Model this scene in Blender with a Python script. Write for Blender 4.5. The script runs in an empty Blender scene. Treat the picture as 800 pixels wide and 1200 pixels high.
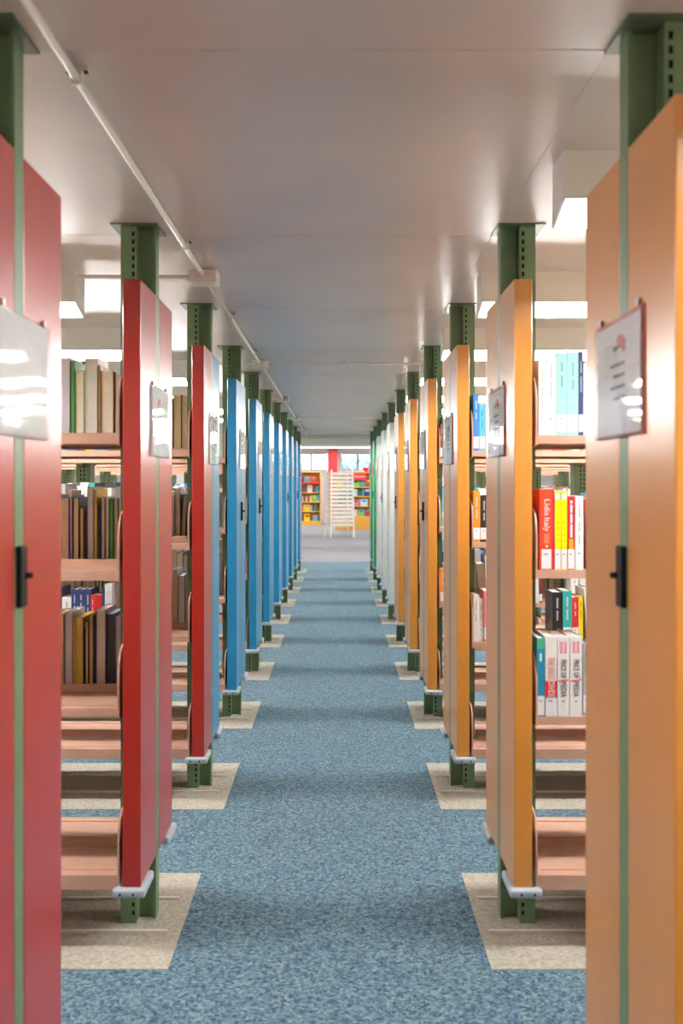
import bpy, bmesh, math, random
from mathutils import Vector, Matrix
random.seed(7)
SC = bpy.context.scene
COL = SC.collection

# ------------------------------------------------------------------ camera, world, exposure
EYE = 1.5
cam_d = bpy.data.cameras.new('camera')
cam = bpy.data.objects.new('camera', cam_d); COL.objects.link(cam)
cam.location = (0, 0, EYE); cam.rotation_euler = (math.pi/2, 0, 0)
cam_d.sensor_fit = 'VERTICAL'; cam_d.sensor_height = 36; cam_d.sensor_width = 24
cam_d.lens = 36*1174/1200
cam_d.shift_x = 5/1200; cam_d.shift_y = -34/1200
cam_d.clip_start = 0.05; cam_d.clip_end = 300
cam_d.dof.use_dof = True; cam_d.dof.focus_distance = 6.0; cam_d.dof.aperture_fstop = 3.6
SC.camera = cam

W = bpy.data.worlds.new('world'); SC.world = W; W.use_nodes = True
W.node_tree.nodes['Background'].inputs[0].default_value = (0.86, 0.94, 1.0, 1)
W.node_tree.nodes['Background'].inputs[1].default_value = 3.6

LAMP = 76.0            # stack fluorescent diffusers
ROOM_FILL = 14.0       # added fill panels under the reading room ceiling
SC.view_settings.view_transform = 'Standard'
SC.view_settings.look = 'None'
SC.view_settings.gamma = 1
SC.view_settings.use_curve_mapping = False
SC.view_settings.exposure = 0.0

# ------------------------------------------------------------------ materials
MATS = {}
def mat(name, col, rough=0.5, metal=0.0, var=0.06, scale=30.0, bump=0.0, bscale=200.0, spec=0.5, coat=0.0, stretch=None):
    if name in MATS: return MATS[name]
    m = bpy.data.materials.new(name); m.use_nodes = True; MATS[name] = m
    nt = m.node_tree; N = nt.nodes; L = nt.links; b = N['Principled BSDF']
    b.inputs['Roughness'].default_value = rough; b.inputs['Metallic'].default_value = metal
    b.inputs['Specular IOR Level'].default_value = spec; b.inputs['Coat Weight'].default_value = coat; b.inputs['Coat Roughness'].default_value = 0.27
    tc = N.new('ShaderNodeTexCoord'); nz = N.new('ShaderNodeTexNoise'); nz.inputs['Scale'].default_value = scale
    nz.inputs['Detail'].default_value = 3
    src = tc.outputs['Object']
    if stretch:
        mp = N.new('ShaderNodeMapping'); mp.inputs['Scale'].default_value = stretch
        L.new(src, mp.inputs[0]); src = mp.outputs[0]
    L.new(src, nz.inputs[0])
    rp = N.new('ShaderNodeValToRGB')
    rp.color_ramp.elements[0].position = 0.3; rp.color_ramp.elements[1].position = 0.7
    rp.color_ramp.elements[0].color = [max(0, c*(1-var)) for c in col]+[1]
    rp.color_ramp.elements[1].color = [min(1, c*(1+var)) for c in col]+[1]
    L.new(nz.outputs[0], rp.inputs[0]); L.new(rp.outputs[0], b.inputs['Base Color'])
    if bump:
        n2 = N.new('ShaderNodeTexNoise'); n2.inputs['Scale'].default_value = bscale; L.new(src, n2.inputs[0])
        bp = N.new('ShaderNodeBump'); bp.inputs['Strength'].default_value = bump; bp.inputs['Distance'].default_value = 0.01
        L.new(n2.outputs[0], bp.inputs['Height']); L.new(bp.outputs[0], b.inputs['Normal'])
    return m

def mat_emit(name, col, strength):
    m = bpy.data.materials.new(name); m.use_nodes = True
    b = m.node_tree.nodes['Principled BSDF']
    b.inputs['Base Color'].default_value = (0.9, 0.9, 0.9, 1)
    b.inputs['Emission Color'].default_value = (*col, 1); b.inputs['Emission Strength'].default_value = strength
    return m

def mat_attr(name, rough=0.45):
    m = bpy.data.materials.new(name); m.use_nodes = True
    nt = m.node_tree; b = nt.nodes['Principled BSDF']; b.inputs['Roughness'].default_value = rough
    a = nt.nodes.new('ShaderNodeAttribute'); a.attribute_name = 'Col'
    tc = nt.nodes.new('ShaderNodeTexCoord'); nz = nt.nodes.new('ShaderNodeTexNoise'); nz.inputs['Scale'].default_value = 60
    mx = nt.nodes.new('ShaderNodeMixRGB'); mx.blend_type = 'MULTIPLY'; mx.inputs[0].default_value = 0.25
    nt.links.new(tc.outputs['Object'], nz.inputs[0]); nt.links.new(a.outputs['Color'], mx.inputs[1])
    nt.links.new(nz.outputs[0], mx.inputs[2]); nt.links.new(mx.outputs[0], b.inputs['Base Color'])
    return m

def mat_carpet(name, cols, scale=140.0, bump=0.6):
    m = bpy.data.materials.new(name); m.use_nodes = True
    nt = m.node_tree; N = nt.nodes; L = nt.links; b = N['Principled BSDF']
    b.inputs['Roughness'].default_value = 0.95; b.inputs['Sheen Weight'].default_value = 0.13; b.inputs['Specular IOR Level'].default_value = 0.15
    tc = N.new('ShaderNodeTexCoord')
    v = N.new('ShaderNodeTexVoronoi'); v.inputs['Scale'].default_value = scale
    L.new(tc.outputs['Object'], v.inputs['Vector'])
    nz = N.new('ShaderNodeTexNoise'); nz.inputs['Scale'].default_value = scale*0.5; nz.inputs['Detail'].default_value = 4
    L.new(tc.outputs['Object'], nz.inputs[0])
    mx = N.new('ShaderNodeMixRGB'); mx.inputs[0].default_value = 0.45
    sp = N.new('ShaderNodeSeparateColor'); L.new(v.outputs['Color'], sp.inputs[0])
    L.new(sp.outputs[0], mx.inputs[1]); L.new(nz.outputs[0], mx.inputs[2])
    rp = N.new('ShaderNodeValToRGB'); cr = rp.color_ramp
    n = len(cols)
    cr.elements[0].position = 0.22; cr.elements[0].color = (*cols[0], 1)
    cr.elements[1].position = 0.80; cr.elements[1].color = (*cols[-1], 1)
    for i in range(1, n-1):
        e = cr.elements.new(0.22+0.58*i/(n-1)); e.color = (*cols[i], 1)
    L.new(mx.outputs[0], rp.inputs[0])
    n3 = N.new('ShaderNodeTexNoise'); n3.inputs['Scale'].default_value = 1.3; n3.inputs['Detail'].default_value = 5
    L.new(tc.outputs['Object'], n3.inputs[0])
    mr = N.new('ShaderNodeMapRange'); mr.inputs[3].default_value = 0.86; mr.inputs[4].default_value = 1.12
    L.new(n3.outputs[0], mr.inputs[0])
    m2 = N.new('ShaderNodeMixRGB'); m2.blend_type = 'MULTIPLY'; m2.inputs[0].default_value = 1
    L.new(rp.outputs[0], m2.inputs[1]); L.new(mr.outputs[0], m2.inputs[2])
    L.new(m2.outputs[0], b.inputs['Base Color'])
    bp = N.new('ShaderNodeBump'); bp.inputs['Strength'].default_value = bump; bp.inputs['Distance'].default_value = 0.004
    L.new(mx.outputs[0], bp.inputs['Height']); L.new(bp.outputs[0], b.inputs['Normal'])
    return m

def mat_clear(name, tint=(0.97, 0.98, 0.98)):
    m = bpy.data.materials.new(name); m.use_nodes = True
    nt = m.node_tree; N = nt.nodes; L = nt.links
    N.remove(N['Principled BSDF']); out = N['Material Output']
    tr = N.new('ShaderNodeBsdfTransparent'); tr.inputs[0].default_value = (*tint, 1)
    gl = N.new('ShaderNodeBsdfGlossy'); gl.inputs['Roughness'].default_value = 0.04
    fr = N.new('ShaderNodeFresnel'); fr.inputs[0].default_value = 1.5
    tc = N.new('ShaderNodeTexCoord'); nz = N.new('ShaderNodeTexNoise'); nz.inputs['Scale'].default_value = 5; nz.inputs['Detail'].default_value = 0.5
    bp = N.new('ShaderNodeBump'); bp.inputs['Strength'].default_value = 0.13; bp.inputs['Distance'].default_value = 0.01
    L.new(tc.outputs['Object'], nz.inputs[0]); L.new(nz.outputs[0], bp.inputs['Height'])
    L.new(bp.outputs[0], gl.inputs['Normal']); L.new(bp.outputs[0], fr.inputs['Normal'])
    mx = N.new('ShaderNodeMixShader')
    ge = N.new('ShaderNodeNewGeometry'); inv = N.new('ShaderNodeMath'); inv.operation = 'SUBTRACT'; inv.inputs[0].default_value = 1
    mu = N.new('ShaderNodeMath'); mu.operation = 'MULTIPLY'
    L.new(ge.outputs['Backfacing'], inv.inputs[1]); L.new(inv.outputs[0], mu.inputs[0]); L.new(fr.outputs[0], mu.inputs[1])
    L.new(mu.outputs[0], mx.inputs[0]); L.new(tr.outputs[0], mx.inputs[1]); L.new(gl.outputs[0], mx.inputs[2])
    L.new(mx.outputs[0], out.inputs[0])
    return m

PAINT = dict(rough=0.28, var=0.03, scale=8, bump=0.04, bscale=160, spec=0.6, coat=0.42)
M_RED = mat('red_paint', (0.39, 0.013, 0.007), **PAINT)
M_BLUE = mat('blue_paint', (0.010, 0.235, 0.49), **PAINT)
M_ORANGE = mat('orange_paint', (0.62, 0.255, 0.034), **PAINT)
M_WHITE = mat('white_paint', (0.64, 0.68, 0.64), **PAINT)
M_GREEN = mat('green_paint', (0.010, 0.28, 0.10), **PAINT)
PANEL_M = dict(red=M_RED, blue=M_BLUE, orange=M_ORANGE, white=M_WHITE, green=M_GREEN)
M_POST = mat('post_green', (0.135, 0.232, 0.118), 0.45, var=0.08, scale=12, bump=0.05)
M_POSTD = mat('plate_green', (0.075, 0.12, 0.075), 0.35, var=0.1)
M_SHELF = mat('shelf_tan', (0.54, 0.325, 0.235), 0.38, var=0.06, scale=10, bump=0.03)
M_BUMP = mat('bumper_grey', (0.36, 0.42, 0.47), 0.4, var=0.06)
M_RAIL = mat('rail_pale', (0.66, 0.63, 0.56), 0.4, var=0.05)
M_BLACK = mat('black_plastic_and_shade', (0.008, 0.008, 0.009), 0.55, var=0.1, spec=0.2)  # latches and small fittings; also the shade behind the post slots
M_SILV = mat('screw_steel', (0.5, 0.5, 0.5), 0.3, metal=1.0)
M_CEIL = mat('ceiling_paint', (0.62, 0.585, 0.555), 0.36, var=0.05, scale=2.5, bump=0.07, bscale=4, spec=0.7, coat=0.3)
M_SLAB = mat('slab_grey', (0.45, 0.43, 0.42), 0.6)
M_LAMPW = mat('lamp_white', (0.80, 0.80, 0.76), 0.4, var=0.02)
M_PIPE = mat('pipe_white', (0.80, 0.78, 0.72), 0.35, var=0.03)
M_WALL = mat('wall_white', (0.78, 0.78, 0.76), 0.7, var=0.03, scale=3, bump=0.05)
M_SOFF = mat('soffit_pale', (0.80, 0.84, 0.74), 0.5, var=0.04, scale=3)
M_PAPER = mat('paper_white', (0.80, 0.80, 0.82), 0.7, var=0.02)
M_YWOOD = mat('yellow_wood', (0.78, 0.40, 0.06), 0.45, var=0.12, scale=6, stretch=(1, 1, 8))
M_PWOOD = mat('pale_wood', (0.84, 0.80, 0.70), 0.5, var=0.08, scale=6, stretch=(1, 1, 8))
M_REDSIGN = mat('sign_red', (0.72, 0.02, 0.03), 0.45, var=0.03)
M_FRAME = mat('window_frame', (0.16, 0.20, 0.22), 0.4, var=0.05)
M_LEAF = mat('leaf_pale', (0.42, 0.56, 0.64), 0.7, var=0.3, scale=3)
M_BARK = mat('bark', (0.25, 0.24, 0.25), 0.8, var=0.2)
M_GRASS = mat('outdoor_ground', (0.5, 0.5, 0.48), 0.9)
M_CARPET = mat_carpet('blue_carpet', [(0.020, 0.045, 0.090), (0.050, 0.102, 0.172), (0.068, 0.152, 0.205), (0.118, 0.212, 0.240), (0.20, 0.275, 0.295)], 115)
M_BEIGE = mat_carpet('beige_carpet', [(0.29, 0.27, 0.22), (0.37, 0.34, 0.28), (0.44, 0.41, 0.34)], 120)
M_GREYC = mat_carpet('grey_carpet', [(0.19, 0.18, 0.20), (0.23, 0.22, 0.245), (0.27, 0.26, 0.28)], 90)
M_CLEAR = mat_clear('clear_plastic')
M_GLASS = mat_clear('window_glass')
M_LAMP = mat_emit('lamp_diffuser', (1.0, 0.985, 0.95), LAMP)
M_RFILL = mat_emit('room_fill_diffuser', (1.0, 0.98, 0.95), ROOM_FILL)
M_BOOK = mat_attr('book_cloth', 0.42)
M_INK_R = mat('ink_red', (0.55, 0.10, 0.08), 0.6)
M_INK_G = mat('ink_grey', (0.20, 0.22, 0.24), 0.6)

# ------------------------------------------------------------------ mesh helpers
class MB:
    def __init__(s): s.v = []; s.f = []; s.c = []
    def box(s, x0, x1, y0, y1, z0, z1, col=None):
        if x0 > x1: x0, x1 = x1, x0
        if y0 > y1: y0, y1 = y1, y0
        n = len(s.v)
        s.v += [(x0,y0,z0),(x1,y0,z0),(x1,y1,z0),(x0,y1,z0),(x0,y0,z1),(x1,y0,z1),(x1,y1,z1),(x0,y1,z1)]
        s.f += [(n,n+3,n+2,n+1),(n+4,n+5,n+6,n+7),(n,n+1,n+5,n+4),(n+1,n+2,n+6,n+5),(n+2,n+3,n+7,n+6),(n+3,n,n+4,n+7)]
        if col is not None: s.c += [col]*6
        return s
    def prism(s, poly, fn):
        """poly: 2D points; fn(a,b,t) -> 3D with t in 0,1"""
        n = len(s.v); k = len(poly)
        s.v += [fn(a, b, 0) for a, b in poly] + [fn(a, b, 1) for a, b in poly]
        s.f += [tuple(range(n, n+k)), tuple(range(n+2*k-1, n+k-1, -1))]
        for i in range(k):
            j = (i+1) % k
            s.f.append((n+i, n+k+i, n+k+j, n+j))
        return s
    def cyl(s, p0, p1, r, seg=10, r1=None):
        p0 = Vector(p0); p1 = Vector(p1); d = (p1-p0).normalized()
        u = d.orthogonal().normalized(); w = d.cross(u); n = len(s.v); r1 = r if r1 is None else r1
        for p, rr in ((p0, r), (p1, r1)):
            for i in range(seg):
                a = 2*math.pi*i/seg
                s.v.append(tuple(p+u*math.cos(a)*rr+w*math.sin(a)*rr))
        for i in range(seg):
            j = (i+1) % seg
            s.f.append((n+i, n+j, n+seg+j, n+seg+i))
        s.f.append(tuple(range(n+seg-1, n-1, -1))); s.f.append(tuple(range(n+seg, n+2*seg)))
        return s
    def mesh(s, name, m, bevel=0, seg=2, smooth=False):
        me = bpy.data.meshes.new(name); me.from_pydata(s.v, [], s.f)
        bm = bmesh.new(); bm.from_mesh(me)
        bmesh.ops.recalc_face_normals(bm, faces=bm.faces)
        if bevel:
            bmesh.ops.bevel(bm, geom=list(bm.edges), offset=bevel, segments=seg, affect='EDGES', profile=0.5)
        if smooth:
            for f in bm.faces: f.smooth = True
        bm.to_mesh(me); bm.free()
        me.materials.append(m)
        if s.c and not bevel:
            at = me.color_attributes.new('Col', 'FLOAT_COLOR', 'CORNER')
            buf = []
            for c in s.c: buf += [c[0], c[1], c[2], 1.0]*4
            at.data.foreach_set('color', buf)
        return me

def obj(name, me, parent=None, loc=(0, 0, 0), rot=(0, 0, 0)):
    o = bpy.data.objects.new(name, me); COL.objects.link(o)
    o.location = loc; o.rotation_euler = rot
    if parent: o.parent = parent
    return o
def empty(name, loc=(0, 0, 0), rotz=0.0):
    o = bpy.data.objects.new(name, None); COL.objects.link(o); o.location = loc; o.rotation_euler = (0, 0, rotz)
    o.empty_display_size = 0.1
    return o
def tag(o, label=None, cat=None, group=None, kind=None):
    if label: o['label'] = label
    if cat: o['category'] = cat
    if group: o['group'] = group
    if kind: o['kind'] = kind
    return o

# ------------------------------------------------------------------ layout numbers
PITCH = 1.51
NROW = 11
XF = {-1: 0.622, 1: 0.560}             # corridor faces of the end panels
XSTRIP = {-1: 0.522, 1: 0.476}
ROWY = lambda n: PITCH*(n+0.10)+0.30   # centre line of row n
HALF = 0.30
CEIL = EYE+0.878
NBAY = 4; BAY = 0.92
Y_END = 18.40                          # end of the low stack ceiling
Y_CARPET = 19.1
Y_WALL = 37.2
ROOM_CEIL = 2.80
XW = 5.6
SHELF_H = {-1: [1.651, 1.214, 0.780, 0.249], 1: [1.651, 1.222, 0.754, 0.249]}
LCOL = ['red', 'red', 'red'] + ['blue']*8
RCOL = ['orange']*6 + ['white']*3 + ['green']*2
ORD = ['zeroth', 'first', 'second', 'third', 'fourth', 'fifth', 'sixth', 'seventh', 'eighth', 'ninth', 'tenth', 'eleventh', 'twelfth']

def row_phrase(s, n):
    if s < 0:
        if n == 1: return 'latched red stack'
        if n == 2: return 'red stack without latch'
        if n == 3: return 'half red half blue stack'
        return ORD[n-3]+' blue stack beyond the red ones'
    if n <= 6: return ORD[7-n]+' orange stack from the white ones'
    if n <= 9: return ORD[n-6]+' white stack beyond the orange ones'
    return ('green stack next to the white ones' if n == 10 else 'green stack facing the reading room')

# ------------------------------------------------------------------ floor
fl = obj('floor', MB().box(-XW, XW, -2.0, Y_CARPET, -0.1, 0).mesh('floor', M_CARPET)); tag(fl, kind='structure')
tag(fl, 'speckled blue carpet down the aisle between the stacks')
for s in (-1, 1):
    for n in range(0, NROW+1):
        y = ROWY(n); L0 = 4.6
        me = MB().box(s*XSTRIP[s], s*(XSTRIP[s]+L0), y-0.385, y+0.375, 0, 0.003).mesh('carpet_strip', M_BEIGE)
        obj('carpet_strip', me, fl)
fl2 = obj('floor_reading_room', MB().box(-9, 9, Y_CARPET, Y_WALL+0.2, -0.1, 0).mesh('floor_reading_room', M_GREYC))
tag(fl2, 'plain grey carpet of the reading room beyond the stacks', kind='structure')

# ------------------------------------------------------------------ ceiling over the stacks, in steel plates
ce = obj('ceiling', MB().box(-XW, XW, -2.0, Y_END, CEIL+0.008, CEIL+0.12).mesh('ceiling', M_SLAB)); tag(ce, 'grey glossy painted steel plate ceiling above the stacks', kind='structure')
xs = [-XW, -3.1, -0.55, 0.55, 3.1, XW]
ys = [-2.0, ROWY(0)+0.07] + [ROWY(n)+0.07 for n in range(1, NROW+1)] + [Y_END]
for i in range(len(xs)-1):
    for j in range(len(ys)-1):
        cx = (xs[i]+xs[i+1])/2; cy = (ys[j]+ys[j+1])/2
        me = MB().box(xs[i]+0.0006, xs[i+1]-0.0006, ys[j]+0.0015, ys[j+1]-0.0015, CEIL, CEIL+0.008).mesh('ceiling_panel', M_CEIL)
        obj('ceiling_panel', me, ce)
# soffit at the end of the stack ceiling
so = MB().box(-9, 9, Y_END, Y_END+0.18, EYE+0.69, ROOM_CEIL+0.1)
so.box(-9, 9, Y_END-0.03, Y_END, EYE+0.80, EYE+0.82); so.box(-9, 9, Y_END-0.02, Y_END, EYE+0.855, EYE+0.87)
tag(obj('trim_1', so.mesh('trim_1', M_SOFF)), 'pale green soffit beam closing the low stack ceiling', kind='structure')

# ------------------------------------------------------------------ walls
tag(obj('wall_left', MB().box(-XW-0.1, -XW, -2.0, Y_END, 0, CEIL+0.1).mesh('wall_left', M_WALL)), 'white wall beside the blue and red stacks', kind='structure')
tag(obj('wall_right', MB().box(XW, XW+0.1, -2.0, Y_END, 0, CEIL+0.1).mesh('wall_right', M_WALL)), 'white wall beside the orange and white stacks', kind='structure')
tag(obj('wall_back', MB().box(-XW-0.1, XW+0.1, -2.1, -2.0, 0, CEIL+0.1).mesh('wall_back', M_WALL)), 'white wall at the near end of the aisle', kind='structure')
for s, nm in ((-1, 'wall_reading_left'), (1, 'wall_reading_right')):
    m = MB().box(s*9, s*9.1, Y_END, Y_WALL+0.2, 0, ROOM_CEIL+0.1)
    m.box(s*(XW), s*9.1, Y_END-0.1, Y_END, 0, ROOM_CEIL)
    tag(obj(nm, m.mesh(nm, M_WALL)), 'white side wall of the reading room', kind='structure')
rc = obj('ceiling_reading_room', MB().box(-9, 9, Y_END+0.18, Y_WALL+0.2, ROOM_CEIL, ROOM_CEIL+0.1).mesh('ceiling_reading_room', M_WALL))
tag(rc, 'white reading room ceiling with cross beams', kind='structure')
for i, y in enumerate((31.2, 32.9, 34.6, 36.2)):
    obj('ceiling_beam', MB().box(-9, 9, y, y+0.25, ROOM_CEIL-0.06, ROOM_CEIL).mesh('ceiling_beam', M_LAMPW), rc)
# window wall
WB, WT = 1.97, 2.60
wf = MB().box(-9, 9, Y_WALL, Y_WALL+0.2, 0, WB); wf.box(-9, 9, Y_WALL, Y_WALL+0.2, WT, ROOM_CEIL)
wf.box(-0.36, 0.16, Y_WALL, Y_WALL+0.2, WB, WT)
wf.box(-9, -5.2, Y_WALL, Y_WALL+0.2, WB, WT); wf.box(5.1, 9, Y_WALL, Y_WALL+0.2, WB, WT)
tag(obj('wall_front', wf.mesh('wall_front', M_WALL)), 'white wall with a band of high windows behind the bookcases', kind='structure')
wn = 0
spans = [(-1.57-0.59*i, -0.98-0.59*i) for i in range(-1, 6)] + [(0.17+0.59*i, 0.76+0.59*i) for i in range(0, 8)]
for x0, x1 in spans:
    if x1 > -0.36 and x0 < 0: x1 = -0.37
    if x0 < -5.2: continue
    wn += 1
    fr = MB(); t = 0.03
    fr.box(x0, x0+t, Y_WALL+0.05, Y_WALL+0.11, WB, WT); fr.box(x1-t, x1, Y_WALL+0.05, Y_WALL+0.11, WB, WT)
    fr.box(x0+t, x1-t, Y_WALL+0.05, Y_WALL+0.11, WB, WB+t); fr.box(x0+t, x1-t, Y_WALL+0.05, Y_WALL+0.11, WT-t, WT)
    w = obj('window_%d' % wn, fr.mesh('window_frame', M_FRAME)); tag(w, 'high window with dark frame above the bookcases', kind='structure', group='high reading room windows')
    obj('pane', MB().box(x0+t, x1-t, Y_WALL+0.075, Y_WALL+0.081, WB+t, WT-t).mesh('pane', M_GLASS), w)

# ------------------------------------------------------------------ shelving stacks
def flip(s, pts): return [(s*x, y, z) for x, y, z in pts]
CACHE = {}
def cached(key, fn):
    if key not in CACHE: CACHE[key] = fn()
    return CACHE[key]

def panel_mesh(s, f, col):
    m = MB(); y0, y1 = (-HALF, -0.029) if f < 0 else (0.029, HALF)
    m.box(0, s*0.057, y0, y1, 0.22, 2.146)
    return m.mesh('end_panel', PANEL_M[col], 0.003, 2)
def bumper_mesh(s, f):
    pts = [(-0.016, -HALF-0.018), (0.088, -HALF-0.018), (0.088, -HALF+0.014), (0.014, -HALF+0.014), (0.014, -HALF+0.15), (-0.016, -HALF+0.15)]
    m = MB()
    m.prism([(s*x, y*(-f)) for x, y in pts], lambda a, b, t: (a, b, 0.190+0.0295*t))
    return m.mesh('corner_bumper', M_BUMP, 0.009, 3, True)
def screw_mesh(s, f):
    return MB().cyl((0, f*(HALF+0.016), 0.204), (0, f*(HALF+0.0215), 0.204), 0.004, 8).mesh('screw', M_BLACK)
def slotted(m, s, x0, x1, hd, slot_at):
    """hollow channel with punched slots on both y faces"""
    t = 0.003; w = 0.009; p = 0.0275; sh = 0.0165
    m.box(s*x0, s*(x0+t), -hd+t, hd-t, 0, CEIL); m.box(s*(x1-t), s*x1, -hd+t, hd-t, 0, CEIL)
    for f in (-1, 1):
        ya, yb = f*(hd-t), f*hd
        cols = slot_at
        edges = [x0] + [v for c in cols for v in (c, c+w)] + [x1]
        for i in range(0, len(edges), 2): m.box(s*edges[i], s*edges[i+1], ya, yb, 0, CEIL)
        for c in cols:
            z = 0.0
            m.box(s*c, s*(c+w), ya, yb, 0, 0.03); z = 0.03
            while z < CEIL-0.03:
                m.box(s*c, s*(c+w), ya, yb, z+sh, min(z+p, CEIL)); z += p
            m.box(s*c, s*(c+w), ya, yb, min(z, CEIL-0.001), CEIL)
def post_mesh(s):
    m = MB()
    m.box(s*0.0005, s*0.010, -0.0275, 0.0275, 0, CEIL)                 # corridor flange
    m.box(s*0.010, s*0.060, -0.010, 0.010, 0, CEIL)                 # web
    slotted(m, s, 0.060, 0.114, 0.065, [0.067])
    return m.mesh('upright_post', M_POST)
def core_mesh(s, x0, x1):  # black filler added for the shade seen through the post slots
    m = MB(); m.box(s*x0, s*x1, -0.058, 0.058, 0.01, CEIL-0.012); return m.mesh('slot_shade_core', M_BLACK)
def post_mesh2(s):
    m = MB(); slotted(m, s, -0.045, 0.045, 0.065, [-0.012, 0.010]); return m.mesh('upright_post', M_POST)
def plate_mesh(s):
    return MB().box(-s*0.016, s*0.145, -0.09, 0.08, CEIL-0.005, CEIL).mesh('ceiling_plate', M_POSTD)
def shelf_mesh(f, L, lip, na, nb):
    m = MB(); y0, y1 = f*0.075, f*0.275
    m.box(na, L-nb, f*0.014, y0-f*0.002, -0.012, 0); m.box(na, L-nb, f*0.012, f*0.014, -0.02, 0.022)
    m.box(0, L, y0, y1, -0.012, 0)
    m.box(0, L, y1, y1+f*0.004, -lip, 0.001)
    m.box(0, L, y1-f*0.02, y1, -lip, -lip+0.004)
    m.box(0, L, y0-f*0.002, y0, -0.02, 0)
    m.box(0.02, L-0.02, y1-f*0.045, y1-f*0.041, 0, 0.0022)
    return m.mesh('shelf', M_SHELF)
def bracket_mesh(f):
    pr = [(0.072, -0.05), (0.278, -0.03), (0.283, 0.05), (0.281, 0.11), (0.272, 0.15), (0.255, 0.178), (0.23, 0.193), (0.20, 0.198), (0.072, 0.20)]
    m = MB(); m.prism([(f*a, b) for a, b in pr], lambda a, b, t: (-0.003+0.006*t, a, b))
    return m.mesh('bracket', M_SHELF)
def latch_mesh(s):
    m = MB(); m.box(-s*0.010, s*0.0025, -0.020, 0.022, 1.257, 1.377)
    return m.mesh('latch', M_BLACK, 0.003, 2)
def knob_mesh(s):
    m = MB().cyl((-s*0.008, 0.010, 1.318), (-s*0.020, 0.018, 1.318), 0.006, 10)
    return m.mesh('latch_knob', M_BLACK, 0, 1, True)

SHELF_SETS = {}
LATCH = {-1: (1, 4, 5, 8, 10), 1: (1, 4, 6, 8, 10)}
for s in (-1, 1):
    for n in range(0, NROW+1):
        c1 = (LCOL if s < 0 else RCOL)[max(n, 1)-1]
        c2 = 'blue' if (s < 0 and n == 3) else c1
        root = empty('bookshelf_row', (s*XF[s], ROWY(n), 0))
        if s < 0:
            lab = ['metal bookshelf row with red end panels, closest to the blank wall', 'double-sided metal bookshelf row, red end panels and black latch', 'double-sided metal bookshelf row, red end panels without latch', 'double-sided metal bookshelf row with one red and one blue end panel'][n] if n <= 3 else \
                  'metal bookshelf row with blue end panels, %s blue row beyond the red ones' % ORD[n-3]
        elif n <= 6: lab = 'metal bookshelf row with orange end panels, %s orange row counted from the white ones' % ORD[7-n]
        elif n <= 9: lab = 'metal bookshelf row with white end panels, %s white row beyond the orange ones' % ORD[n-6]
        else: lab = 'metal bookshelf row with green end panels, ' + ('next to the white rows' if n == 10 else 'last row before the reading room')
        tag(root, lab, 'bookshelf', 'double-sided stacks along the aisle')
        for f, c in ((-1, c1), (1, c2)):
            p = obj('end_panel', cached(('p', s, f, c), lambda: panel_mesh(s, f, c)), root)
            b = obj('corner_bumper', cached(('b', s, f), lambda: bumper_mesh(s, f)), p)
            if n < 5:
                for q in (0.02, 0.062): obj('screw', cached(('sc', s, f), lambda: screw_mesh(s, f)), p, (s*q, 0, 0))
        po = obj('upright_post', cached(('po', s), lambda: post_mesh(s)), root)
        obj('ceiling_plate', cached(('pl', s), lambda: plate_mesh(s)), po)
        obj('slot_shade_core', cached(('ic', s), lambda: core_mesh(s, 0.0635, 0.110)), po)
        for k in range(1, NBAY+1):
            p2 = obj('upright_post', cached(('po2', s), lambda: post_mesh2(s)), root, (s*(0.089+BAY*k), 0, 0))
            obj('slot_shade_core', cached(('ic2', s), lambda: core_mesh(s, -0.041, 0.041)), p2)
        for f in (-1, 1):
            for k in range(NBAY):
                a = 0.078 if k == 0 else 0.089+BAY*k+0.0065
                bnd = 0.089+BAY*(k+1)-0.0065
                L = bnd-a
                for i, h in enumerate(SHELF_H[s]):
                    lip = 0.045 if i == 3 else 0.026
                    sh = obj('shelf', cached(('sh', s, f, k == 0, lip), lambda: shelf_mesh(f, L, lip, 0.050, 0.050)), root, (s*a if s > 0 else s*bnd, 0, h))
                    for q in (-0.0031, L+0.0031):
                        obj('bracket', cached(('br', f), lambda: bracket_mesh(f)), sh, (q, 0, 0))
        for q in (-0.133, 0.133):
            obj('floor_rail', cached(('fr', s), lambda: MB().box(-s*0.055, s*(0.12+BAY*NBAY), -0.006, 0.006, 0.003, 0.011).mesh('floor_rail', M_RAIL)), root, (0, q, 0))
        if n in LATCH[s]:
            l = obj('latch', cached(('la', s), lambda: latch_mesh(s)), root)
            obj('latch_knob', cached(('lk', s), lambda: knob_mesh(s)), l)

# sign pockets on the end panels
def marks(s, kind):
    m = MB(); x0, x1 = -s*0.0062, -s*0.0066
    r = random.Random(5+kind)
    if kind == 0:
        m.box(x0, x1, -0.04, 0.0, 0.175, 0.20); m.box(x0, x1, -0.055, -0.03, 0.165, 0.19)
    else:
        for i in range(4): m.box(x0, x1, -0.05, 0.05-0.02*(i % 2), 0.14-0.022*i, 0.147-0.022*i)
        m.box(x0, x1, 0.0, 0.03, 0.172, 0.182)
    return m.mesh('print', M_INK_R if kind == 0 else M_INK_G)
def pocket_mesh(s):
    m = MB()
    m.box(-s*0.0085, -s*0.0105, -0.162, 0.162, 0, 0.237)
    m.box(-s*0.002, -s*0.0085, -0.162, -0.159, 0, 0.237); m.box(-s*0.002, -s*0.0085, 0.159, 0.162, 0, 0.237)
    m.box(-s*0.002, -s*0.0085, -0.159, 0.159, 0, 0.003)
    return m.mesh('pocket', M_CLEAR)
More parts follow.
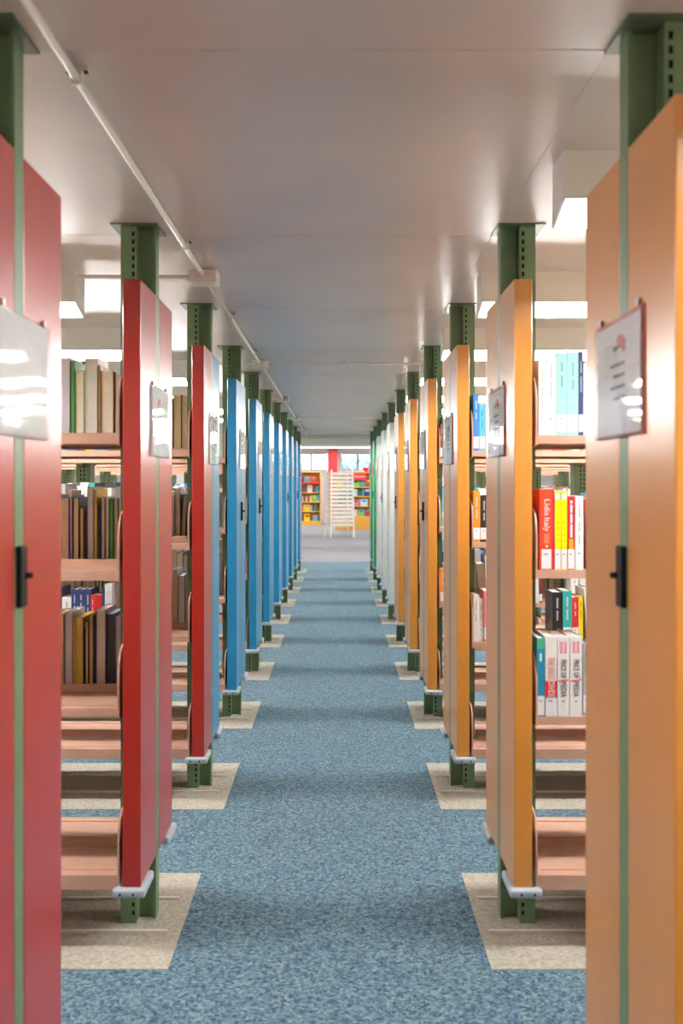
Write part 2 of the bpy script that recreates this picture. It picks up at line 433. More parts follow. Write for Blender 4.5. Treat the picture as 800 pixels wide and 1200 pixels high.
for s in (-1, 1):
    for n in range(1, NROW+1):
        z = 1.59
        r = empty('sign_pocket', (s*XF[s], ROWY(n)+0.02, z))
        tag(r, 'clear plastic sign pocket on %s' % row_phrase(s, n), 'sign', 'sign pockets on the end panels')
        obj('pocket', cached(('pk', s), lambda: pocket_mesh(s)), r)
        pa = obj('paper', cached(('pp', s), lambda: MB().box(-s*0.0045, -s*0.006, -0.15, 0.15, 0.006, 0.228).mesh('paper', M_PAPER)), r)
        obj('back_plate', cached(('bk', s), lambda: MB().box(0, -s*0.002, -0.162, 0.162, 0, 0.237).mesh('back_plate', M_INK_R if s > 0 else M_PAPER)), r)
        if s > 0 or n > 1:
            for kd in (0, 1): obj('print', cached(('mk', s, kd), lambda: marks(s, kd)), pa)
        for y in (-0.13, 0.13): obj('screw', cached(('hk', s), lambda: MB().cyl((0, 0, 0.245), (-s*0.007, 0, 0.245), 0.007, 10).mesh('screw', M_SILV)), r, (0, y, 0))

# ------------------------------------------------------------------ fluorescent lights in every side aisle
def lamp_parts(L):
    key = ('lamp', round(L, 3))
    if key in CACHE: return CACHE[key]
    D = 0.147; a, b = 0.128, 0.170; t = 0.006
    h = MB(); h.box(0, L, 0, t, -a, 0); h.box(0, L, D-t, D, -b, 0); h.box(0, L, t, D-t, -0.02, 0)
    c = MB().prism([(0, 0), (D, 0), (D, -b), (0, -a)], lambda p, q, u: (t*u, p, q))
    g = MB(); g.prism([(t, -0.05), (D-t, -0.05), (D-t, -b+0.003), (t, -a+0.003)], lambda p, q, u: (0.004+(L-0.008)*u, p, q))
    CACHE[key] = (h.mesh('housing', M_LAMPW), c.mesh('end_cap', M_LAMPW), g.mesh('diffuser', M_LAMP))
    return CACHE[key]
for s in (-1, 1):
    for n in range(0, NROW+1):
        y = 2.643+PITCH*(n-1)
        if y > Y_END-0.2: continue
        st = 1.09 if s < 0 else 0.605
        for k in range(2):
            L = 2.14 if s < 0 else 2.38
            xa = st+k*(L+0.03)
            r = empty('fluorescent_light', (s*xa if s > 0 else s*(xa+L), y, CEIL))
            where = 'in front of the ' + row_phrase(s, n+1) if n < NROW else 'behind the ' + row_phrase(s, n)
            where = where.replace(' beyond the red ones', ' past red').replace(' from the white ones', ' from white').replace(' beyond the orange ones', ' past orange').replace(' next to the white ones', ' by white')
            tag(r, '%s white fluorescent batten %s' % ('inner' if k == 0 else 'outer', where), 'light', 'fluorescent lights over the side aisles')
            h, c, g = lamp_parts(L)
            obj('housing', h, r); obj('end_cap', c, r, (-0.006, 0, 0)); obj('end_cap', c, r, (L, 0, 0)); obj('diffuser', g, r)

# ------------------------------------------------------------------ conduit on the ceiling
cr = empty('electrical_conduit', (-0.55, 0, CEIL-0.0005))
tag(cr, 'white electrical conduit with junction boxes running along the ceiling', 'conduit')
boxes = [4.15, 7.18, 10.15, 13.15, 16.15]
ya = -1.95
for yb in boxes+[Y_END-0.05]:
    e = yb-0.06 if yb in boxes else yb
    obj('pipe', MB().cyl((0, ya, -0.024), (0, e, -0.024), 0.0085, 12).mesh('pipe', M_PIPE, 0, 1, True), cr)
    ya = yb+0.06
bxm = MB().box(-0.058, 0.058, -0.058, 0.058, -0.054, -0.004).mesh('junction_box', M_PIPE, 0.005, 2)
for yb in boxes: obj('junction_box', bxm, cr, (0, yb, 0))
st = MB(); st.box(-0.026, 0.026, -0.011, 0.011, -0.006, 0); st.box(-0.012, 0.012, -0.011, 0.011, -0.0345, -0.006)
stm = st.mesh('pipe_strap', M_PIPE, 0.002, 1)
nutm = MB().cyl((-0.019, 0, -0.006), (-0.019, 0, -0.011), 0.005, 8).cyl((0.019, 0, -0.006), (0.019, 0, -0.011), 0.005, 8).mesh('strap_nut', M_BLACK)
for y in (0.6, 2.12, 3.62, 5.15, 6.6, 7.6, 8.7, 10.6, 11.7, 12.7, 13.7, 14.8, 15.7, 16.8):
    a = obj('pipe_strap', stm, cr, (0, y, 0)); obj('strap_nut', nutm, a)
for yb, x0, x1 in [(4.15, -0.53, -0.06), (7.18, 0.06, 1.15), (7.18, -0.53, -0.06), (10.15, -0.53, -0.06), (13.15, 0.06, 1.15), (13.15, -0.53, -0.06), (16.15, 0.06, 1.15), (16.15, -0.53, -0.06)]:
    obj('branch_pipe', MB().cyl((x0, yb, -0.024), (x1, yb, -0.024), 0.0085, 12).mesh('branch_pipe', M_PIPE, 0, 1, True), cr)
    if x1 > 0.5:
        a = obj('pipe_strap', stm, cr, (0.60, yb, 0), (0, 0, math.pi/2)); obj('strap_nut', nutm, a)

# ------------------------------------------------------------------ reading room
def bookcase(name, label, x0, x1, y0, depth, shelves, top, base, sides=True):
    r = empty(name, ((x0+x1)/2, y0+depth/2, 0)); ox, oy = -(x0+x1)/2, -(y0+depth/2)
    P = lambda nm, a, b, c, d, e, f, m=M_YWOOD: obj(nm, MB().box(a+ox, b+ox, c+oy, d+oy, e, f).mesh(nm, m, 0.003, 1), r)
    P('plinth', x0, x1, y0-0.02, y0+depth, 0, base)
    P('side_panel', x0, x0+0.03, y0, y0+depth, base, top); P('side_panel', x1-0.03, x1, y0, y0+depth, base, top)
    P('back_panel', x0+0.03, x1-0.03, y0+depth-0.02, y0+depth, base, top-0.03)
    P('top_panel', x0+0.03, x1-0.03, y0, y0+depth, top-0.03, top)
    for h in shelves: P('shelf', x0+0.03, x1-0.03, y0, y0+depth-0.02, h-0.03, h)
    tag(r, label, 'bookcase'); return r
YL = 35.5; YR = 32.0
bcl = bookcase('bookcase', 'yellow wooden bookcase with a red shelf strip, opposite the slatted rack', -2.2, -0.585, YL, 0.35, [0.50, 0.83, 1.165, 1.51], 1.90, 0.15)
obj('shelf_strip', MB().box(-0.80, 0.80, -0.20, -0.176, 1.47, 1.53).mesh('shelf_strip', M_REDSIGN, 0.003, 1), bcl)
bcr = bookcase('bookcase', 'yellow wooden bookcase with a red lettered sign and tall plinth', -0.06, 1.75, YR, 0.35, [0.436, 0.763, 1.077, 1.377], 1.85, 0.42)
sg = obj('header_sign', MB().box(-0.485, 0.085, -0.215, -0.177, 1.60, 1.80).mesh('header_sign', M_REDSIGN, 0.01, 2), bcr)

def text_mesh(txt, size, m, depth=0.0006):
    c = bpy.data.curves.new('t', 'FONT'); c.body = txt; c.size = size; c.extrude = depth; c.resolution_u = 2
    c.align_x = 'CENTER'; c.align_y = 'CENTER'
    o = bpy.data.objects.new('t', c); COL.objects.link(o); bpy.context.view_layer.update()
    me = bpy.data.meshes.new_from_object(o.evaluated_get(bpy.context.evaluated_depsgraph_get()))
    bpy.data.objects.remove(o); bpy.data.curves.remove(c)
    me.name = 'lettering'; me.materials.clear(); me.materials.append(m)
    return me
t = obj('lettering', text_mesh('Your Favorites', 0.085, M_PAPER), sg, (-0.205, -0.2165, 1.70), (math.pi/2, 0, 0))
pl = MB().cyl((0.86, YR+0.10, 1.9475), (0.86, YR+0.13, 1.9475), 0.0475, 20)
pl.box(0.86, 1.0, YR+0.10, YR+0.13, 1.90, 1.995); pl.box(0.86, 1.0, YR+0.06, YR+0.17, 1.85, 1.90)
tag(obj('shelf_sign', pl.mesh('shelf_sign', M_REDSIGN)), 'small red rounded sign standing on top of the bookcase', 'sign')

# slatted rack
rk = empty('slatted_rack', (0.06, 27.5, 0), math.radians(22))
tag(rk, 'pale wooden slatted display rack on four legs in the reading room', 'display rack')
hw, hd = 0.31, 0.19
for x in (-hw, hw):
    for y in (-hd, hd):
        m = MB(); sp = 1.18
        m.prism([(-0.021, -0.021), (0.021, -0.021), (0.021, 0.021), (-0.021, 0.021)], lambda a, b, u, x=x, y=y: (x*(1.10-0.10*u)+a, y*(1.10-0.10*u)+b, 1.86*u))
        obj('leg', m.mesh('leg', M_PWOOD), rk)
for i in range(14):
    z = 0.32+0.107*i; g = 1.10-0.10*(z+0.03)/1.86
    x, y = hw*g, hd*g
    for q in (-1, 1):
        obj('slat', MB().box(-x+0.022, x-0.022, q*y-0.009, q*y+0.009, z, z+0.076).mesh('slat', M_PWOOD), rk)
        obj('slat', MB().box(q*x-0.009, q*x+0.009, -y+0.022, y-0.022, z, z+0.076).mesh('slat', M_PWOOD), rk)

# red column
cm = MB().box(-0.16, 0.16, -0.16, 0.16, 0, ROOM_CEIL-0.03).mesh('shaft', M_REDSIGN, 0.01, 2)
cl = empty('column', (-0.155, 36.6, 0)); tag(cl, 'square red column behind the slatted rack', 'column')
obj('shaft', cm, cl); obj('cap', MB().box(-0.18, 0.18, -0.18, 0.18, ROOM_CEIL-0.03, ROOM_CEIL).mesh('cap', M_LAMPW), cl)

# light panels added under the ceiling to brighten the reading room
for i, y in enumerate((20.6, 25.2, 30.6, 33.0, 35.2)):
    for j, x in enumerate((-4.5, 0, 4.5)):
        r = empty('fill_light_panel', (x, y, ROOM_CEIL))
        tag(r, 'added white fill light panel brightening the reading room', 'light', 'added reading room fill lights')
        f = MB(); w, d = 1.3, 0.45
        f.box(-w, w, -d, -d+0.03, -0.06, 0); f.box(-w, w, d-0.03, d, -0.06, 0); f.box(-w, -w+0.03, -d+0.03, d-0.03, -0.06, 0); f.box(w-0.03, w, -d+0.03, d-0.03, -0.06, 0)
        obj('frame', cached('rlf', lambda: f.mesh('frame', M_LAMPW)), r)
        obj('diffuser', cached('rld', lambda: MB().box(-w+0.03, w-0.03, -d+0.03, d-0.03, -0.05, -0.02).mesh('diffuser', M_RFILL)), r)

# outside the windows
tag(obj('outdoor_ground', MB().box(-40, 40, Y_WALL+0.3, 80, -0.2, -0.1).mesh('outdoor_ground', M_GRASS)), 'pale paved ground outside the high windows', kind='structure')
def tree(x, y, h, rad, nl, label):
    r = empty('tree', (x, y, -0.1)); rr = random.Random(int(x*100))
    tk = MB().cyl((0, 0, 0), (0, 0, h*0.75), 0.13, 8, 0.07); br = []
    for i in range(9):
        a = rr.uniform(0, 6.28); z0 = h*rr.uniform(0.35, 0.7); e = Vector((math.cos(a)*rad*0.8, math.sin(a)*rad*0.8, z0+rr.uniform(0.3, 1.2)))
        tk.cyl((0, 0, z0), e, 0.04, 6, 0.015)
    obj('trunk', tk.mesh('trunk', M_BARK), r)
    lf = MB()
    for i in range(nl):
        d = Vector((rr.gauss(0, 1), rr.gauss(0, 1), rr.gauss(0, 1))).normalized()*rad*rr.random()**0.4
        c = Vector((0, 0, h*0.78))+Vector((d.x, d.y, d.z*0.8)); u = Vector((rr.gauss(0, 1), rr.gauss(0, 1), rr.gauss(0, 1))).normalized(); w = u.orthogonal().normalized()
        k = len(lf.v); q = rr.uniform(0.05, 0.11)
        lf.v += [tuple(c-u*q), tuple(c+w*q*0.5), tuple(c+u*q), tuple(c-w*q*0.5)]; lf.f.append((k, k+1, k+2, k+3))
    o = obj('foliage', lf.mesh('foliage', M_LEAF), r); o['kind'] = 'stuff'
    tag(r, label, 'tree')
tree(0.95, 47, 3.0, 1.0, 900, 'pale leafy tree outside the window beside the red column')
tree(1.95, 45, 2.9, 0.8, 700, 'pale tree outside the window above the red sign')
tree(-1.0, 46, 2.1, 0.7, 500, 'low pale tree outside the window above the bookcase with red strip')

# ------------------------------------------------------------------ books
PAL = [('white', (0.80, 0.80, 0.78)), ('cream', (0.74, 0.66, 0.48)), ('navy', (0.03, 0.05, 0.16)), ('black', (0.02, 0.02, 0.022)), ('bright blue', (0.03, 0.22, 0.60)),
       ('sky blue', (0.10, 0.45, 0.75)), ('red', (0.62, 0.03, 0.03)), ('maroon', (0.22, 0.03, 0.05)), ('yellow', (0.90, 0.72, 0.02)), ('orange', (0.80, 0.28, 0.03)),
       ('dark green', (0.03, 0.16, 0.07)), ('teal', (0.03, 0.38, 0.34)), ('lime green', (0.25, 0.55, 0.08)), ('grey', (0.40, 0.40, 0.42)), ('brown', (0.20, 0.11, 0.06)),
       ('purple', (0.20, 0.06, 0.30)), ('pink', (0.80, 0.20, 0.35)), ('pale blue', (0.55, 0.68, 0.76))]
PALD = dict(PAL)
WT_ = [16, 6, 8, 9, 7, 5, 7, 4, 4, 3, 4, 4, 3, 7, 5, 2, 2, 4]
PAGES = [(0.84, 0.66, 0.42), (0.88, 0.78, 0.60), (0.80, 0.74, 0.72), (0.74, 0.54, 0.29), (0.86, 0.74, 0.58)]
LABELC = (0.82, 0.82, 0.80)
ROWC = None
class Book: pass
BOOKS = []
def add_book(s, n, f, i, x, t, h, d, cname, col=None, pages=None, label=True, lean=0.0, off=0.0, order=0, special=None):
    """x: distance from the panel face to the book's near edge; off: set-back of the spine from the shelf edge"""
    b = Book(); b.s, b.n, b.f, b.i, b.t, b.h, b.d = s, n, f, i, t, h, d
    b.cname = cname; b.col = col or PALD[cname]; b.pages = pages or random.choice(PAGES[:3]); b.label = label; b.lean = lean
    b.x = s*(XF[s]+x+t/2); b.y = ROWY(n)+f*(0.274-off); b.z = SHELF_H[s][i]+0.0003
    b.rot = 0.0 if f < 0 else math.pi; b.order = order; b.special = special
    BOOKS.append(b); return b
def fill(s, n, f, i, x0, x1, rng, hmin, hmax, pages=None, dmin=0.13, dmax=0.19, tmax=0.05, dens=1.0, cols=None, order=0, label=0.8, offj=0.012):
    x = x0; q = order
    base = rng.uniform(hmin, hmax)
    while True:
        t = rng.uniform(0.014, tmax)*rng.choice((0.75, 1, 1))
        if x+t > x1: break
        if rng.random() > dens:
            x += rng.uniform(0.05, 0.2); continue
        rep = 1 if rng.random() > 0.12 else rng.randint(2, 4)
        nm, c = rng.choices(PAL, WT_)[0] if not cols else (lambda z: (z, PALD[z]))(rng.choice(cols))
        h = rng.uniform(hmin, hmax); d = min(0.19, max(dmin, h*0.72)); pg = rng.choice(pages or PAGES[:3]); lb = rng.random() < label
        lean = 0.0
        for _ in range(rep):
            if x+t > x1: break
            q += 1
            if rng.random() < 0.08:
                lean = rng.uniform(0.03, 0.09); x += h*math.sin(lean)
            add_book(s, n, f, i, x, t, h, d, nm, c, pg, lb, lean if s > 0 else lean, rng.uniform(0, offj), q)
            lean = 0.0
            x += t+rng.uniform(0.0004, 0.0015)
    return q

R_ = random.Random(21)
OLD = ['brown', 'grey', 'maroon', 'dark green', 'navy', 'cream', 'black', 'white']
BEG = 0.080
def bay(k): return (BEG if k == 0 else 0.089+BAY*k+0.012, 0.089+BAY*(k+1)-0.012)
# hand-placed books of the second orange row
def hx(px, z=3.215): return (px-395)*z/1174-XF[1]
def put(i, p0, p1, h, cname, col=None, **k):
    q = k.pop('order'); a = hx(p0); b = hx(p1)
    return add_book(1, 2, -1, i, a, b-a-0.0006, h, k.pop('d', 0.17), cname, col, order=q, **k)
put(0, 629.5, 638.5, 0.245, 'white', order=1, pages=PAGES[1]); put(0, 638.7, 650.3, 0.255, 'white', order=2)
put(0, 650.5, 663, 0.265, 'pale teal', (0.30, 0.66, 0.56), order=3); put(0, 663.2, 676, 0.267, 'pale teal', (0.32, 0.68, 0.58), order=4)
put(0, 676.2, 682, 0.27, 'navy', order=5)
put(1, 630.5, 648, 0.258, 'bright red', (0.78, 0.06, 0.025), order=1, special='red'); put(1, 648.3, 655.6, 0.252, 'yellow', (0.92, 0.78, 0.0), order=2, special='yel')
put(1, 655.8, 663, 0.252, 'yellow', (0.92, 0.78, 0.0), order=3, special='yel'); put(1, 663.4, 671.8, 0.236, 'red', (0.66, 0.02, 0.04), order=4, special='red2')
put(1, 672.2, 682, 0.236, 'white', order=5)
put(2, 627.5, 636.8, 0.252, 'teal blue', (0.015, 0.24, 0.42), order=1, special='teal'); put(2, 637.2, 651, 0.256, 'white', order=2, special='divide')
put(2, 651.6, 665.5, 0.255, 'white', order=3, special='media', label=False); put(2, 666, 680.5, 0.256, 'white', order=4, special='media', label=False)
for i, o in ((0, 5), (1, 5), (2, 4)):
    fill(1, 2, -1, i, hx(682.5), bay(0)[1], R_, 0.20, 0.27, order=o)
# books of the red row without latch: spines face the next aisle, page edges face this one
def lx(px): return (395-px)*3.56/1174-XF[-1]
TAN, CRM, GRY, OCH, DRK = (0.92, 0.72, 0.44), (0.93, 0.84, 0.68), (0.82, 0.76, 0.78), (0.76, 0.52, 0.18), (0.06, 0.05, 0.05)
def putl(i, rows):
    q = 0; x = BEG
    for w, h, cname, pg in ((0.03, 0.22, 'grey', TAN), (0.03, 0.24, 'brown', CRM)):
        q += 1; add_book(-1, 2, 1, i, x, w, h, 0.174, cname, None, pg, False, order=q); x += w+0.001
    for p0, p1, h, cname, pg, *ln in rows:
        q += 1; add_book(-1, 2, 1, i, lx(p0), lx(p1)-lx(p0)-0.0008, h, 0.174, cname, None, pg, False, order=q, lean=ln[0] if ln else 0.0)
    fill(-1, 2, 1, i, lx(rows[-1][1])+0.001, bay(0)[1], R_, 0.21, 0.28, pages=PAGES, dmin=0.17, cols=OLD, tmax=0.042, label=0.3, order=q)
putl(0, [(142.5, 133, 0.245, 'black', CRM), (132, 117, 0.252, 'orange', CRM), (116.5, 113.5, 0.27, 'brown', OCH), (113, 98, 0.298, 'white', (0.86, 0.84, 0.78)), (97.5, 87, 0.252, 'lime green', CRM),
         (86.5, 81, 0.287, 'dark green', (0.10, 0.36, 0.08)), (80.5, 64, 0.30, 'white', (0.80, 0.80, 0.90))])
putl(1, [(142, 138, 0.23, 'dark green', TAN), (137.5, 132, 0.235, 'dark green', TAN), (131.5, 127, 0.232, 'dark green', (0.14, 0.40, 0.07)), (126.5, 122.5, 0.236, 'grey', CRM), (122, 117, 0.236, 'navy', TAN),
         (116.5, 113, 0.20, 'navy', DRK), (112.5, 109, 0.265, 'yellow', OCH), (108.5, 101, 0.272, 'grey', GRY), (100.5, 97.5, 0.18, 'black', DRK), (97, 92, 0.20, 'black', OCH), (91.5, 84, 0.235, 'black', TAN), (83.5, 80.5, 0.236, 'purple', GRY), (80, 66, 0.232, 'purple', TAN)])
putl(2, [(142, 134, 0.245, 'grey', GRY), (133.5, 123.5, 0.255, 'navy', DRK), (123, 111, 0.268, 'purple', CRM), (110.5, 108.5, 0.24, 'navy', DRK), (108, 103, 0.25, 'brown', OCH), (102.5, 98.5, 0.225, 'black', TAN),
         (98, 96.5, 0.20, 'black', DRK), (96, 87.5, 0.24, 'yellow', OCH), (87, 84.5, 0.235, 'yellow', OCH), (84, 74.5, 0.258, 'grey', GRY), (74, 62, 0.252, 'brown', TAN)])
for s in (-1, 1):
    for n in range(1, NROW+1):
        for f in (-1, 1):
            for i in range(3):
                q = 0
                for k in range(NBAY):
                    a, b = bay(k)
                    if s > 0 and n == 2 and k == 0: continue
                    if s < 0 and n == 2 and f > 0 and k == 0: continue
                    if s < 0 and f < 0 and n == 2 and k < 2: continue
                    if s < 0 and f < 0 and n >= 3 and k == 0: a = 0.44
                    if s > 0 and f > 0 and k == 0 and R_.random() < 0.7: continue
                    if s < 0 and f > 0:
                        hh = ((0.24, 0.30), (0.21, 0.26), (0.24, 0.29))[i]
                        q = fill(s, n, f, i, a, b, R_, *hh, pages=PAGES, dmin=0.16, cols=OLD if n < 6 else None, tmax=0.042, order=q, label=0.4)
                    else:
                        if n > 2 and R_.random() < 0.12: continue
                        hh = ((0.20, 0.27), (0.18, 0.245) if s > 0 else (0.22, 0.29), (0.18, 0.25))[i]
                        q = fill(s, n, f, i, a, b, R_, *hh, order=q, dens=0.96)

def book_matrix(b):
    R = Matrix.Rotation(b.rot, 4, 'Z')
    T = Matrix.Translation((b.x, b.y, b.z))
    if b.lean:
        # lean about the bottom corner the book rests on
        sg = 1 if b.s > 0 else -1
        R = R if b.rot == 0 else R
        ang = -sg*b.lean
        cx = -math.copysign(b.t/2, ang)*-1
        Ly = Matrix.Translation((cx, 0, 0)) @ Matrix.Rotation(ang, 4, 'Y') @ Matrix.Translation((-cx, 0, 0))
        return T @ Ly @ R
    return T @ R
def cover_boxes(m, b, col, parts=('cover', 'pages', 'label')):
    t, h, d = b.t/2, b.h, b.d; e = min(0.0025, t*0.25)
    if 'cover' in parts:
        m.box(-t, t, 0, 0.004, 0, h, col); m.box(-t, -t+e, 0.004, d, 0, h, col); m.box(t-e, t, 0.004, d, 0, h, col)
    if 'pages' in parts: m.box(-t+e, t-e, 0.004, d-0.004, 0.002, h-0.004, b.pages)
    if 'label' in parts and b.label: m.box(-t*0.86, t*0.86, -0.0004, 0, 0.012, 0.055, LABELC)
def cheap_boxes(m, b):
    t, h, d = b.t/2, b.h, b.d
    m.box(-t, t, 0, 0.006, 0, h, b.col); m.box(-t+0.001, t-0.001, 0.006, d, 0.001, h-0.003, b.pages)
    if b.label: m.box(-t*0.86, t*0.86, -0.0004, 0, 0.012, 0.055, LABELC)
def stuff_mesh(bs):
    V = []; F = []; C = []; owner = []
    for idx, b in bs:
        m = MB(); cheap_boxes(m, b); M = book_matrix(b); k = len(V)
        if b.lean: V += [tuple(M @ Vector(v)) for v in m.v]
        else:
            sg = 1 if b.rot == 0 else -1
            V += [(b.x+sg*v[0], b.y+sg*v[1], b.z+v[2]) for v in m.v]
        F += [tuple(k+q for q in f) for f in m.f]; C += m.c; owner += [idx]*len(m.f)
    me = bpy.data.meshes.new('shelved_books'); me.from_pydata(V, [], F)
    at = me.color_attributes.new('Col', 'FLOAT_COLOR', 'CORNER'); buf = []
    for c in C: buf += [c[0], c[1], c[2], 1.0]*4
    at.data.foreach_set('color', buf); me.materials.append(M_BOOK)
    return me, owner

# which books does the photograph show? cast rays through the aisle openings and count
from mathutils.bvhtree import BVHTree
me, owner = stuff_mesh(list(enumerate(BOOKS)))
oc = MB()
for s in (-1, 1):
    for n in range(1, NROW+1):
        X = lambda v: s*(XF[s]+v)
        y = ROWY(n)
        oc.box(X(0), X(0.057), y-HALF, y+HALF, 0.22, 2.146)
        for k in range(NBAY+1): oc.box(X(0.044+BAY*k), X(0.134+BAY*k), y-0.065, y+0.065, 0, CEIL)
        for h in SHELF_H[s]: oc.box(X(0.07), X(0.09+BAY*NBAY), y-0.279, y+0.279, h-0.026, h)
nb = len(me.vertices)
bv = BVHTree.FromPolygons([v.co[:] for v in me.vertices]+oc.v, [tuple(p.vertices) for p in me.polygons]+[tuple(nb+i for i in f) for f in oc.f])
cnt = {}
org = Vector((0, 0, EYE))
def scan(xa, xb, ya, yb, step=1.5):
    y = ya
    while y < yb:
        x = xa
        while x < xb:
            d = Vector(((x+0.5-395)/1174, 1, (566-y-0.5)/1174)).normalized()
            fi = bv.ray_cast(org, d)[2]
            if fi is not None and fi < len(owner):
                k = owner[fi]; cnt[k] = cnt.get(k, 0)+1
            x += step
        y += step
scan(62, 350, 400, 860); scan(440, 690, 400, 860)
main = dict(cnt)
for dx in (-0.3, 0.3):                      # a step to either side shows some more
    org = Vector((dx, 0, EYE)); cnt = {}
    scan(30, 770, 400, 860, 3)
    for k, v in cnt.items():
        if k not in main: main[k] = v*1e-4
cnt = main
del bv
ranked = sorted(cnt, key=lambda k: -cnt[k])
print('BOOKS total', len(BOOKS), 'in view', len(ranked), 'hits of 1st/100/200/260', [cnt[ranked[min(j, len(ranked)-1)]] for j in (0, 100, 200, 259)])
KEEP = set(ranked[:262])
big = {k for k in KEEP if cnt[k] >= 45}
bpy.data.meshes.remove(me)
me, owner = stuff_mesh([(k, b) for k, b in enumerate(BOOKS) if k not in KEEP])
st_o = obj('shelved_books', me)
tag(st_o, 'remaining rows of mixed books filling the stacks', 'books', kind='stuff')

SHN = ['top', 'second', 'third', 'bottom']
def ordn(q):
    if q <= 12: return ORD[q]
    return '%d%s' % (q, {1: 'st', 2: 'nd', 3: 'rd'}.get(q % 10 if q % 100 not in (11, 12, 13) else 0, 'th'))
def short_row(s, n):
    if s < 0: return ['latched red stack', 'latchless red stack', 'red-and-blue stack'][n-1] if n <= 3 else ORD[n-3]+' blue stack past the red'
    if n <= 6: return ORD[7-n]+' orange stack from the white'
    if n <= 9: return ORD[n-6]+' white stack past the orange'
    return 'green stack by the white' if n == 10 else 'last green stack'
def plain_mat(col):
    key = 'cover_%02x%02x%02x' % tuple(int(min(1, c)*255) for c in col)
    return mat(key, col, 0.35, var=0.04, scale=40)
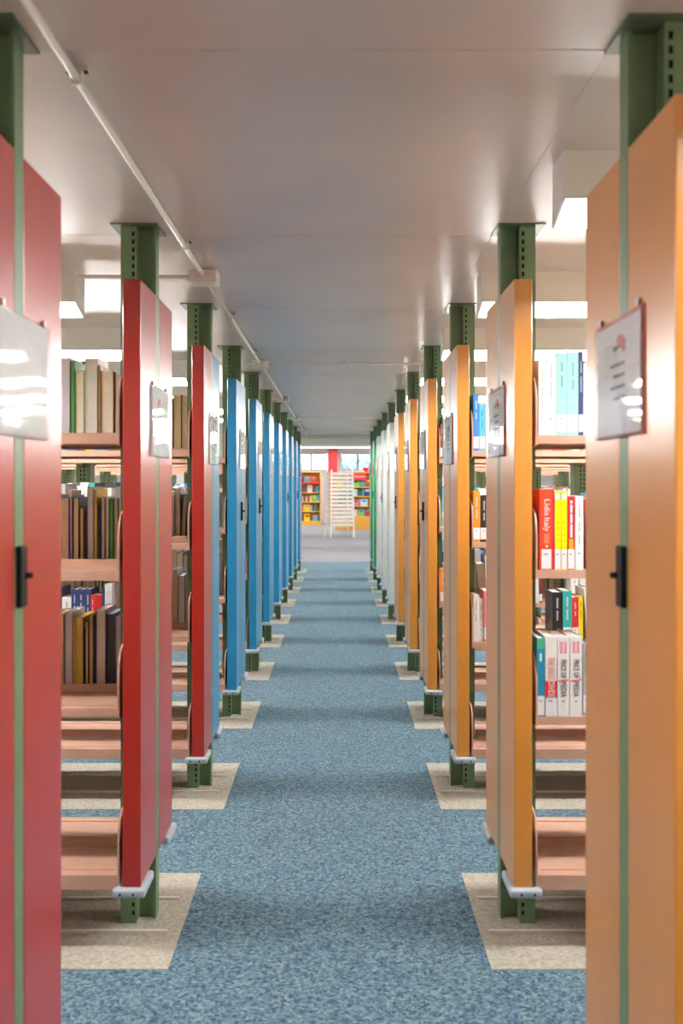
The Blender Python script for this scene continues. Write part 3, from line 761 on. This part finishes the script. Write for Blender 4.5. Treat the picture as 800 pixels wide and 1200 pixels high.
# matrix for spine lettering that reads downwards
SPM = Matrix(((0, 1, 0), (0, 0, -1), (-1, 0, 0)))
def spine_text(txt, size, m, parent, zc, width=None, name='title', xoff=0.0):
    me = text_mesh(txt, size, m, 0.0003)
    o = obj(name, me, parent, (xoff, -0.0008, zc)); o.rotation_euler = SPM.to_euler()
    if width:
        xsn = [v.co.x for v in me.vertices]; o.scale.x = width/(max(xsn)-min(xsn))
    return o
for k in sorted(KEEP):
    b = BOOKS[k]
    side = 'facing the next aisle, ' if False else ''
    lab = '%s%s book%s, %s shelf, %s from aisle, %s' % ('labelled ' if (b.label and b.f < 0) else '', b.cname, ' facing away' if b.f > 0 else '', SHN[b.i], ordn(b.order), short_row(b.s, b.n))
    M = book_matrix(b)
    if k in big:
        r = empty('book'); r.matrix_world = M
        m = MB(); cover_boxes(m, b, None, ('cover',)); m.c = []
        obj('cover', m.mesh('cover', plain_mat(b.col), 0.0006, 1), r)
        m = MB(); cover_boxes(m, b, None, ('pages',)); m.c = []
        obj('pages', m.mesh('pages', plain_mat(b.pages)), r)
        if b.label:
            m = MB(); hh = 0.062 if b.special else 0.055; z0 = 0.004 if b.special else 0.012
            m.box(-b.t*0.36 if b.special == 'red' else -b.t*0.46, b.t*0.30 if b.special == 'red' else b.t*0.46, -0.0005, 0, z0, z0+hh); obj('spine_label', m.mesh('spine_label', M_PAPER), r)
            if b.f < 0: obj('shelf_mark', MB().box(-b.t*0.22, b.t*0.1, -0.0008, -0.0005, z0+hh*0.72, z0+hh*0.78).mesh('shelf_mark', M_INK_G), r)
        if b.special == 'red':
            obj('band', MB().box(b.t*0.40, b.t*0.499, -0.0006, 0, 0.001, b.h*0.97).mesh('band', plain_mat((0.55, 0.0, 0.12))), r)
            spine_text('Lidia', 0.026, M_PAPER, r, b.h*0.775, 0.052); spine_text('Italy', 0.026, M_PAPER, r, b.h*0.565, 0.044)
            obj('emblem', MB().cyl((0, -0.0008, 0.076), (0, 0, 0.076), 0.004, 10).mesh('emblem', M_PAPER), r)
            for j in range(3): obj('line', MB().box(-0.008+0.006*j, -0.005+0.006*j, -0.0006, 0, b.h*0.33, b.h*0.45).mesh('line', plain_mat((0.85, 0.35, 0.2))), r)
        elif b.special == 'yel':
            obj('band', MB().box(-b.t*0.48, b.t*0.48, -0.0005, 0, b.h*0.89, b.h*0.97).mesh('band', plain_mat((0.6, 0.66, 0.55))), r)
            for j in range(4): obj('line', MB().box(-0.004, 0.005, -0.0006, 0, b.h*(0.36+0.08*j), b.h*(0.37+0.08*j)).mesh('line', plain_mat((0.75, 0.45, 0.02))), r)
        elif b.special == 'red2':
            obj('band', MB().box(-b.t*0.3, b.t*0.3, -0.0005, 0, b.h*0.28, b.h*0.42).mesh('band', plain_mat((0.85, 0.40, 0.02))), r)
            for j, (a, c) in enumerate(((0.44, 0.62), (0.635, 0.76), (0.775, 0.88), (0.9, 0.94))): obj('line', MB().box(-0.003, 0.004, -0.0006, 0, b.h*a, b.h*c).mesh('line', M_PAPER), r)
        elif b.special == 'teal':
            obj('band', MB().box(-b.t*0.49, b.t*0.49, -0.0005, 0, b.h*0.86, b.h*0.995).mesh('band', plain_mat((0.05, 0.42, 0.25))), r)
            obj('line', MB().box(-0.003, 0.003, -0.0006, 0, b.h*0.70, b.h*0.80).mesh('line', plain_mat((0.7, 0.85, 0.85))), r)
        elif b.special == 'divide':
            obj('band', MB().box(-b.t*0.49, b.t*0.49, -0.0005, 0, b.h*0.235, b.h*0.445).mesh('band', plain_mat((0.75, 0.02, 0.03))), r)
            rm = plain_mat((0.80, 0.30, 0.22))
            spine_text('THE GREAT', 0.030, rm, r, b.h*0.60, 0.070); spine_text('DIVIDE', 0.030, M_PAPER, r, b.h*0.34, 0.050)
        elif b.special == 'media':
            pk = plain_mat((0.75, 0.30, 0.38)); bk = plain_mat((0.13, 0.13, 0.16))
            for j in range(2): obj('line', MB().box(-0.011+0.013*j, -0.002+0.013*j, -0.0006, 0, b.h*0.79, b.h*0.94).mesh('line', pk), r)
            spine_text('PRICE OF', 0.026, bk, r, b.h*0.60, 0.058); spine_text('MEDIA', 0.028, bk, r, b.h*0.345, 0.050)
            sl = MB().prism([(-b.t*0.46, b.h*0.435), (b.t*0.46, b.h*0.455), (b.t*0.46, b.h*0.468), (-b.t*0.46, b.h*0.45)], lambda a, c, u: (a, -0.0006*u, c))
            obj('stripe', sl.mesh('stripe', plain_mat((0.75, 0.03, 0.06))), r)
            obj('emblem', MB().box(-0.004, 0.003, -0.0006, 0, b.h*0.185, b.h*0.20).mesh('emblem', bk), r)
        elif b.f < 0 and b.t > 0.012:
            lum = sum(b.col)/3; ink = plain_mat(tuple(c*0.55 for c in b.col)) if lum > 0.4 else plain_mat(tuple(min(1, c*0.4+0.45) for c in b.col))
            rr = random.Random(k); z = b.h*0.88
            for j in range(rr.randint(2, 3)):
                ln = b.h*rr.uniform(0.10, 0.22)
                if z-ln < 0.075: break
                obj('line', MB().box(-b.t*0.09, b.t*0.09, -0.0006, 0, z-ln, z).mesh('line', ink), r); z -= ln+0.012
    else:
        m = MB(); cover_boxes(m, b, b.col)
        r = obj('book', m.mesh('book', M_BOOK)); r.matrix_world = M
    tag(r, lab, 'book', 'books on the stacks')

# books in the reading room bookcases, many face out
rr = random.Random(4)
def room_books(case, xa, xb, y0, shelves, faceout, desc):
    for i, h in enumerate(shelves):
        x = xa; q = 0
        while x < xb:
            q += 1
            fo = rr.random() < faceout[i]
            t = rr.uniform(0.16, 0.22) if fo else rr.uniform(0.025, 0.05)
            if x+t > xb: break
            hh = rr.uniform(0.20, 0.27); nm, c = rr.choice(PAL)
            m = MB()
            if fo:
                m.box(0, t, 0.0, 0.004, 0, hh, c); m.box(0.004, t-0.004, 0.004, 0.016, 0.002, hh-0.002, (0.8, 0.78, 0.7)); m.box(0, t, 0.016, 0.02, 0, hh, c)
                c2 = rr.choice(PAL)[1]; m.box(t*0.2, t*0.8, -0.001, 0, hh*0.55, hh*0.85, c2)
            else:
                m.box(0, t, 0, 0.005, 0, hh, c); m.box(0.002, t-0.002, 0.005, 0.16, 0.002, hh-0.004, (0.8, 0.75, 0.62))
                m.box(0, 0.002, 0.005, 0.165, 0, hh, c); m.box(t-0.002, t, 0.005, 0.165, 0, hh, c)
            o = obj('book', m.mesh('book', M_BOOK), None, (x, y0+0.06, h+0.0003))
            tag(o, '%s %s book, %s from its left end, %s shelf, %s' % (nm, 'face-out' if fo else 'upright', ordn(q), ['lowest', 'second lowest', 'middle', 'fourth', 'uppermost'][i], desc), 'book', 'books in the reading room bookcases')
            x += t+(rr.uniform(0.005, 0.03) if fo else 0.001)
            if rr.random() < 0.06: x += 0.08
room_books(bcl, -1.40, -0.63, YL, [0.15, 0.50, 0.83, 1.165, 1.51], [0.7, 0.1, 0.1, 0.35, 1.0], 'bookcase with red strip')
room_books(bcr, 0.0, 1.14, YR, [0.436, 0.763, 1.077, 1.377], [0.8, 0.4, 0.9, 0.6], 'bookcase with lettered sign')
